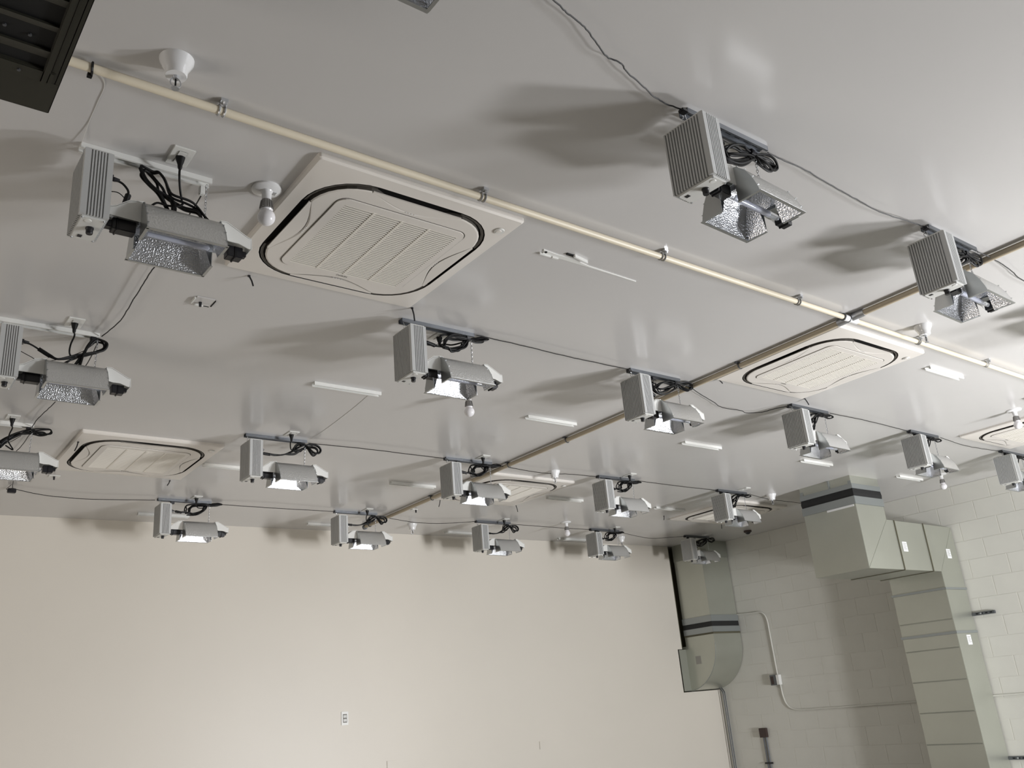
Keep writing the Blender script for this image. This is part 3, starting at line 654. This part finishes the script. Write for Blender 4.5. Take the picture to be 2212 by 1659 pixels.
for (a, bb), l in zip(TIES, TLAB):
    z0 = H if l.find('upper left') < 0 else H-.03
    p0 = Vector((a[0], a[1], z0)); p1 = Vector(bb); p1 = p0+(p1-p0)*1.0
    o = MB().tube([p0, p0+(p1-p0)*.5+Vector((.003, 0, 0)), p1], .004, 5).lathe([(.0005, -.006), (.007, -.006), (.007, 0), (.0005, 0)], (p0.x, p0.y, z0), 8).obj('cable_tie', 'blackplastic'); tag(o, l, 'cable tie', 'dark ties at the cassette corners')

# ------------------------------------------------------------ conduits
pc = empty('conduit', (0, 0, 0), 'long cream conduit running left to right across the upper ceiling', 'conduit')
PY, PZ, PR = 2.452, H-.028, .0145
MB().tube([(-3.9, PY, PZ), (4.43, PY, PZ)], PR, 14).obj('pipe', 'cream', pc, smooth=True)
MB().tube([(4.53, PY, PZ), (9.9, PY+.02, PZ)], PR, 14).obj('pipe', 'cream', pc, smooth=True)
MB().tube([(4.41, PY, PZ), (4.54, PY, PZ)], PR+.005, 14).obj('white_sleeve', 'porcelain', pc, smooth=True)
MB().tube([(4.407, PY, PZ), (4.412, PY, PZ)], PR+.008, 14).tube([(4.458, PY, PZ), (4.464, PY, PZ)], PR+.0075, 14).obj('sleeve_ring', 'strut', pc, smooth=True)
def clamp(par, x, y, along='x'):
    t = MB()
    for s in (-.009, .009):
        ring = [(x+s, y+(PR+.003)*math.cos(a), PZ+(PR+.003)*math.sin(a)) if along == 'x' else (x+(PR+.003)*math.cos(a), y+s, PZ+(PR+.003)*math.sin(a)) for a in [2*math.pi*i/12 for i in range(12)]]
        t.tube(ring, .0035, 5, closed=True)
    if along == 'x': t.box(x-.012, x+.012, y-.034, y-.014, H-.012, H).lathe([(.0005, -.022), (.007, -.022), (.008, -.012), (.0005, -.012)], (x+.004, y-.027, H), 6)
    else: t.box(x-.034, x-.014, y-.012, y+.012, H-.012, H).lathe([(.0005, -.022), (.007, -.022), (.008, -.012), (.0005, -.012)], (x-.027, y, H), 6)
    return t.obj('pipe_clamp', 'chrome', par, smooth=True)
for x in (.845, 1.905, 2.94, 3.985, 5.21, 6.08, 7.2, 8.3): clamp(pc, x, PY)
ring = [(.447+.003*math.cos(a), PY+(PR+.003)*math.cos(a), PZ+(PR+.003)*math.sin(a)) for a in [2*math.pi*i/12 for i in range(12)]]
MB().tube(ring, .004, 5, closed=True).box(.438, .452, PY+.012, PY+.026, PZ-.02, PZ-.008).obj('black_tie', 'black', pc)
MB().tube([(-3.0, PY+.026, PZ+.006), (.2, PY+.026, PZ+.006), (.44, PY+.02, PZ+.004)], .004, 6).obj('white_tube', 'whitewire', pc, smooth=True)
br = empty('conduit', (0, 0, 0), 'brownish shaded conduit running from the right edge diagonally to the back wall lights', 'conduit')
BX = 4.482
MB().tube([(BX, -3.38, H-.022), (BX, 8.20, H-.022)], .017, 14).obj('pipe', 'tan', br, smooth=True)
MB().tube([(BX, 2.36, H-.022), (BX, 2.44, H-.022)], .021, 12).tube([(BX, 2.47, H-.022), (BX, 2.53, H-.022)], .021, 12).obj('steel_coupling', 'chrome', br, smooth=True)
for y in (1.1, 3.25, 4.95, 5.7, 6.9, 8.1):
    ring = [(BX+.021*math.cos(a), y, H-.022+.021*math.sin(a)) for a in [2*math.pi*i/12 for i in range(12)]]
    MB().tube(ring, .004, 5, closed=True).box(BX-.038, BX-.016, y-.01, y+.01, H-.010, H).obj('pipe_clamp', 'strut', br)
MB().lathe([(.0005, 0), (.026, 0), (.026, .03), (.0005, .03)], (BX, 8.19, H-.024), 12, 'y').obj('end_cap', 'strut', br, smooth=True)

# ------------------------------------------------------------ globe bulbs in porcelain holders, sprinklers
def bulb(label):
    t = empty('globe_bulb', (0, 0, 0), label, 'light bulb', 'bare globe bulbs')
    MB().lathe([(.0005, 0), (.057, 0), (.057, -.006), (.052, -.010), (.024, -.013), (.019, -.020), (.018, -.046), (.019, -.052), (.0005, -.052)], (0, 0, 0), 28).obj('lamp_holder', 'porcelain', t, smooth=True)
    MB().box(.022, .036, -.010, .010, -.0145, -.010).obj('pull_slot', 'chrome', t)
    mb = MB(); mb.lathe([(.0005, -.050), (.018, -.050), (.019, -.056), (.024, -.092), (.0005, -.092)], (0, 0, 0), 20)
    for k in range(18):
        a = 2*math.pi*k/18; c_, s_ = math.cos(a), math.sin(a)
        mb.add([(c_*.018, s_*.018, -.055), (c_*.0225, s_*.0225, -.056), (c_*.0275, s_*.0275, -.090), (c_*.018, s_*.018, -.091)], [(0, 1, 2, 3)])
    mb.obj('ribbed_collar', 'ribbed', t)
    pr_ = [(.0005, -.160)]
    for i in range(1, 12):
        a = math.pi*i/12*.86; pr_.append((.0335*math.sin(a), -.1265-.0335*math.cos(a)))
    pr_ += [(.024, -.094), (.0005, -.092)]
    MB().lathe(pr_, (0, 0, 0), 24).obj('opal_globe', 'bulb', t, smooth=True)
    return t
b0 = bulb('bare globe bulb between the upper left grow light and the nearest cassette'); b0.location = (1.17, 2.851, H)
for x, y, l in ((3.205, 4.443, 'globe bulb hanging just below the middle grow light reflector'), (6.64, 7.50, 'small globe bulb on the back-wall wire between the third and fourth lights'),
                (9.20, 4.45, 'globe bulb below the grow light in front of the block wall'), (7.55, 2.934, 'globe bulb at the right edge over the cropped cassette')):
    dup(b0, (x, y, H), l)
def sprinkler(label):
    t = empty('sprinkler', (0, 0, 0), label, 'sprinkler', 'ceiling sprinklers')
    MB().lathe([(.0005, 0), (.052, 0), (.050, -.012), (.040, -.030), (.034, -.045), (.033, -.058), (.031, -.062), (.0005, -.062)], (0, 0, 0), 28).obj('escutcheon', 'porcelain', t, smooth=True)
    mb = MB(); mb.lathe([(.0005, -.06), (.010, -.06), (.009, -.072), (.0005, -.072)], (0, 0, 0), 10)
    for s in (-1, 1): mb.tube(spline([(s*.008, 0, -.068), (s*.015, 0, -.080), (s*.014, 0, -.094), (s*.004, 0, -.104)], 4), .0022, 5)
    mb.lathe([(.0005, -.108), (.012, -.108), (.012, -.1055), (.0005, -.1055)], (0, 0, 0), 12)
    mb.obj('sprinkler_head', 'chrome', t, smooth=True)
    MB().lathe([(.0005, -.070), (.0028, -.072), (.0028, -.098), (.0005, -.10)], (0, 0, 0), 8).obj('glass_trigger', 'black', t, smooth=True)
    return t
s0 = sprinkler('white sprinkler above the cream conduit at upper left'); s0.location = (.657, 2.320, H)
for x, y, l in ((5.062, 2.33, 'white sprinkler by the cream conduit, right of the conduit crossing'), (5.052, 5.793, 'small white sprinkler over the partly hidden cassette'), (4.96, 8.05, 'small sprinkler near the back wall, right of the brown conduit end'),
                (8.02, 5.72, 'sprinkler left of the big duct collar'), (8.0, 8.03, 'tiny sprinkler behind the fourth back-wall light')):
    dup(s0, (x, y, H), l)

# ------------------------------------------------------------ odds and ends on the ceiling
d = empty('dome_camera', (9.52, 7.25, H), 'small black dome on the ceiling near the far corner', 'camera dome')
MB().lathe([(.0005, 0), (.05, 0), (.05, -.018), (.046, -.022), (.0005, -.022)], (0, 0, 0), 20).obj('base', 'brown', d, smooth=True)
MB().lathe([(.0005, -.05), (.018, -.047), (.031, -.036), (.036, -.020), (.0005, -.02)], (0, 0, 0), 18).obj('dome', 'blackplastic', d, smooth=True)
j = empty('junction_box', (1.291, 3.894, H), 'small open ceiling box with black fitting left of the middle grow light', 'junction box')
MB().box(-.045, .045, -.042, .042, -.005, 0).obj('cover_plate', 'ceiling', j, bevel=.002)
MB().box(-.052, -.046, -.03, .03, -.012, 0).obj('flange_tab', 'plastic', j)
MB().box(-.03, .01, .036, .043, -.012, 0).obj('flange_lip', 'plastic', j)
MB().lathe([(.0005, -.028), (.006, -.028), (.008, -.004), (.0005, -.004)], (-.012, .012, 0), 10).obj('black_stub', 'blackplastic', j)
MB().box(.044, .049, -.03, .035, -.007, 0).box(.015, .040, .041, .047, -.006, 0).obj('open_gap', 'void', j)
j2 = empty('junction_box', (1.335, 7.26, H), 'tiny opened ceiling fitting above the wire at lower left', 'junction box')
MB().box(-.04, .04, -.03, .03, -.005, 0).obj('cover_plate', 'plastic', j2, bevel=.002)
MB().lathe([(.0005, -.03), (.006, -.03), (.008, -.004), (.0005, -.004)], (0, 0, 0), 10).obj('black_stub', 'blackplastic', j2)
j3 = empty('junction_box', (4.95, 7.72-.75, H), 'tiny dark fitting right of the brown conduit near the back-wall lights', 'junction box')
j3.location = (4.62, 7.45, H)
MB().box(-.03, .03, -.025, .025, -.004, 0).obj('cover_plate', 'plastic', j3)
MB().lathe([(.0005, -.03), (.007, -.03), (.008, -.004), (.0005, -.004)], (.02, 0, 0), 10).obj('black_stub', 'blackplastic', j3)
bb = empty('torn_bracket', (2.431, 2.72, H), 'torn white bracket remains on the ceiling right of the nearest cassette', 'bracket')
MB().prism([(0, -.018), (.09, -.012), (.18, -.014), (.30, .004), (.62, .012), (.62, .016), (.3, .012), (.14, .012), (.02, .016)], -.004, 0, 'z').obj('base_strip', 'whitemetal', bb)
MB().box(0, .065, .010, .016, -.012, 0).box(.075, .11, .010, .018, -.010, 0).obj('near_lip', 'plastic', bb)
MB().prism([(.16, -.052), (.255, -.034), (.25, -.026), (.155, -.044)], -.016, 0, 'z').obj('raised_tab', 'plastic', bb)
MB().box(.118, .165, -.046, -.034, -.006, 0).lathe([(.0005, -.008), (.006, -.008), (.006, 0), (.0005, 0)], (.02, -.008, 0), 8).obj('screw_hole', 'void', bb)

# dark hanging cabinet in the top left corner, seen from below
hb = empty('fan_cabinet', (.291, 2.077, 3.076), 'dark louvred steel cabinet hanging in the top left corner', 'air handler')
W = 1.1; Dd = .95
MB().box(-W, 0, -Dd, 0, .0, .30).obj('cabinet_body', 'void', hb)
mb = MB().box(-W, 0, -.124, 0, -.003, .31).obj('end_panel', 'dark', hb, bevel=.003)
MB().box(-W, -.017, -.167, -.124, -.010, .01).obj('grille_bar', 'dark', hb, bevel=.003)
MB().box(-.043, -.028, -Dd, -.124, -.012, .02).box(-.028, -.012, -Dd, -.124, -.006, .02).box(-.012, 0, -Dd, 0, -.002, .31).obj('grille_side', 'dark', hb, bevel=.002)
ys = [(-.236, -.205), (-.323, -.300), (-.412, -.385), (-.50, -.472), (-.59, -.56), (-.68, -.65), (-.77, -.74), (-.86, -.83)]
for a, c in ys: MB().prism([(a, -.008), (c, -.002), (c, .004), (a, -.002)], -W, -.04, 'x').obj('louvre', 'dark', hb)
mb = MB()
for x, y in ((-.12, -.21), (-.07, -.205)): mb.lathe([(.0005, -.004), (.004, -.004), (.004, .0), (.0005, .0)], (x-.02, y-.06, -.001), 8)
mb.lathe([(.0005, -.013), (.004, -.013), (.004, -.009), (.0005, -.009)], (-.09, -.145, 0), 8)
mb.obj('rivets', 'strut', hb)
for x in (-.2, -.9):
    for y in (-.15, -.8): MB().tube([(x, y, .3), (x, y, .5)], .004, 6).obj('hanger_rod', 'strut', hb)

# ------------------------------------------------------------ things on the walls
def on_back(x, z): return (x, YB(x)-.001, z)
rzb = -math.atan(.0325)
def wplate(x, z, w_, h_, label, kind):
    t = empty('wall_outlet', on_back(x, z), label, 'outlet', None, rzb)
    MB().box(-w_/2, w_/2, -.006, 0, -h_/2, h_/2).obj('cover_plate', 'wall' if kind == 'blank' else 'plastic', t, bevel=.0015)
    if kind == 'duplex':
        MB().box(-.021, .021, -.0075, -.005, -.040, .040).obj('receptacle_rim', 'ink', t)
        for s in (-1, 1):
            f = MB().box(-.017, .017, -.009, -.006, s*.018-.013, s*.018+.013).obj('socket_face', 'plastic', t, bevel=.002)
            MB().box(-.008, -.005, -.0098, -.0085, s*.018-.002, s*.018+.008).box(.005, .008, -.0098, -.0085, s*.018-.002, s*.018+.008).box(-.002, .002, -.0098, -.0085, s*.018-.010, s*.018-.006).obj('pin_slots', 'void', f)
    return t
wplate(4.392, 1.704, .075, .125, 'white double outlet on the cream back wall', 'duplex')
wplate(6.82, 1.252, .115, .085, 'blank cream cover plate low on the right of the back wall', 'blank')
wplate(4.90, 1.22, .115, .10, 'blank cream cover plate at the bottom edge of the picture', 'blank')

CON = [[9.837, 7.90, 2.60], [9.844, 7.65, 2.587], [9.847, 7.54, 2.584], [9.849, 7.475, 2.547], [9.85, 7.442, 2.466], [9.85, 7.438, 2.321], [9.85, 7.43, 1.80], [9.851, 7.413, 1.67], [9.851, 7.402, 1.531], [9.852, 7.363, 1.43], [9.855, 7.261, 1.375], [9.863, 6.987, 1.365], [9.902, 5.701, 1.365], [9.93, 4.6, 1.372], [9.99, 2.6, 1.372]]
cw = empty('wall_conduit', (0, 0, 0), 'painted conduit bending down the block wall right of the corner duct', 'conduit')
MB().tube(spline([(XR(y)-.012, y, z) for x, y, z in CON], 5), .010, 8).obj('pipe', 'block', cw, smooth=True)
q = empty('switch_box', (XR(7.45), 7.45, 1.736), 'grey electrical box with pale lid on the conduit of the block wall', 'electrical box', rz=ang)
MB().box(-.055, 0, -.02, .075, -.062, .062).obj('box_body', 'strut', q, bevel=.003)
MB().box(-.062, 0, -.062, -.022, -.060, .060).obj('lid', 'plastic', q, bevel=.003)
MB().box(-.057, -.054, .02, .06, -.05, .045).obj('dark_face', 'brown', q)
q = empty('brown_box', (XR(7.78), 7.78, 1.126), 'small dark brown junction box low on the block wall with two conduits below', 'electrical box', rz=ang)
MB().box(-.05, 0, -.05, .05, -.055, .055).obj('box_body', 'brown', q, bevel=.003)
MB().tube([(-.015, .018, -.055), (-.015, .018, -1.12)], .009, 8).obj('conduit_drop', 'strut', q, smooth=True)
MB().tube([(-.015, -.02, -.055), (-.015, -.02, -1.12)], .009, 8).obj('conduit_drop', 'strut', q, smooth=True)
MB().box(-.03, -.003, -.055, .052, -.365, -.345).obj('strap', 'blackplastic', q)
q = empty('corner_conduit', (9.812, 8.29, 0), 'pair of thin conduits running down the far corner below the elbow duct', 'conduit')
for dx in (0, -.034):
    MB().tube(spline([(dx-.02, .055, 1.72), (dx, .04, 1.70), (dx, .01, 1.66), (dx, 0, 1.60), (dx, 0, 1.2), (dx, -.0, .6), (dx, -.0, 0.01)], 4), .0075, 8).obj('pipe', 'strut', q, smooth=True)
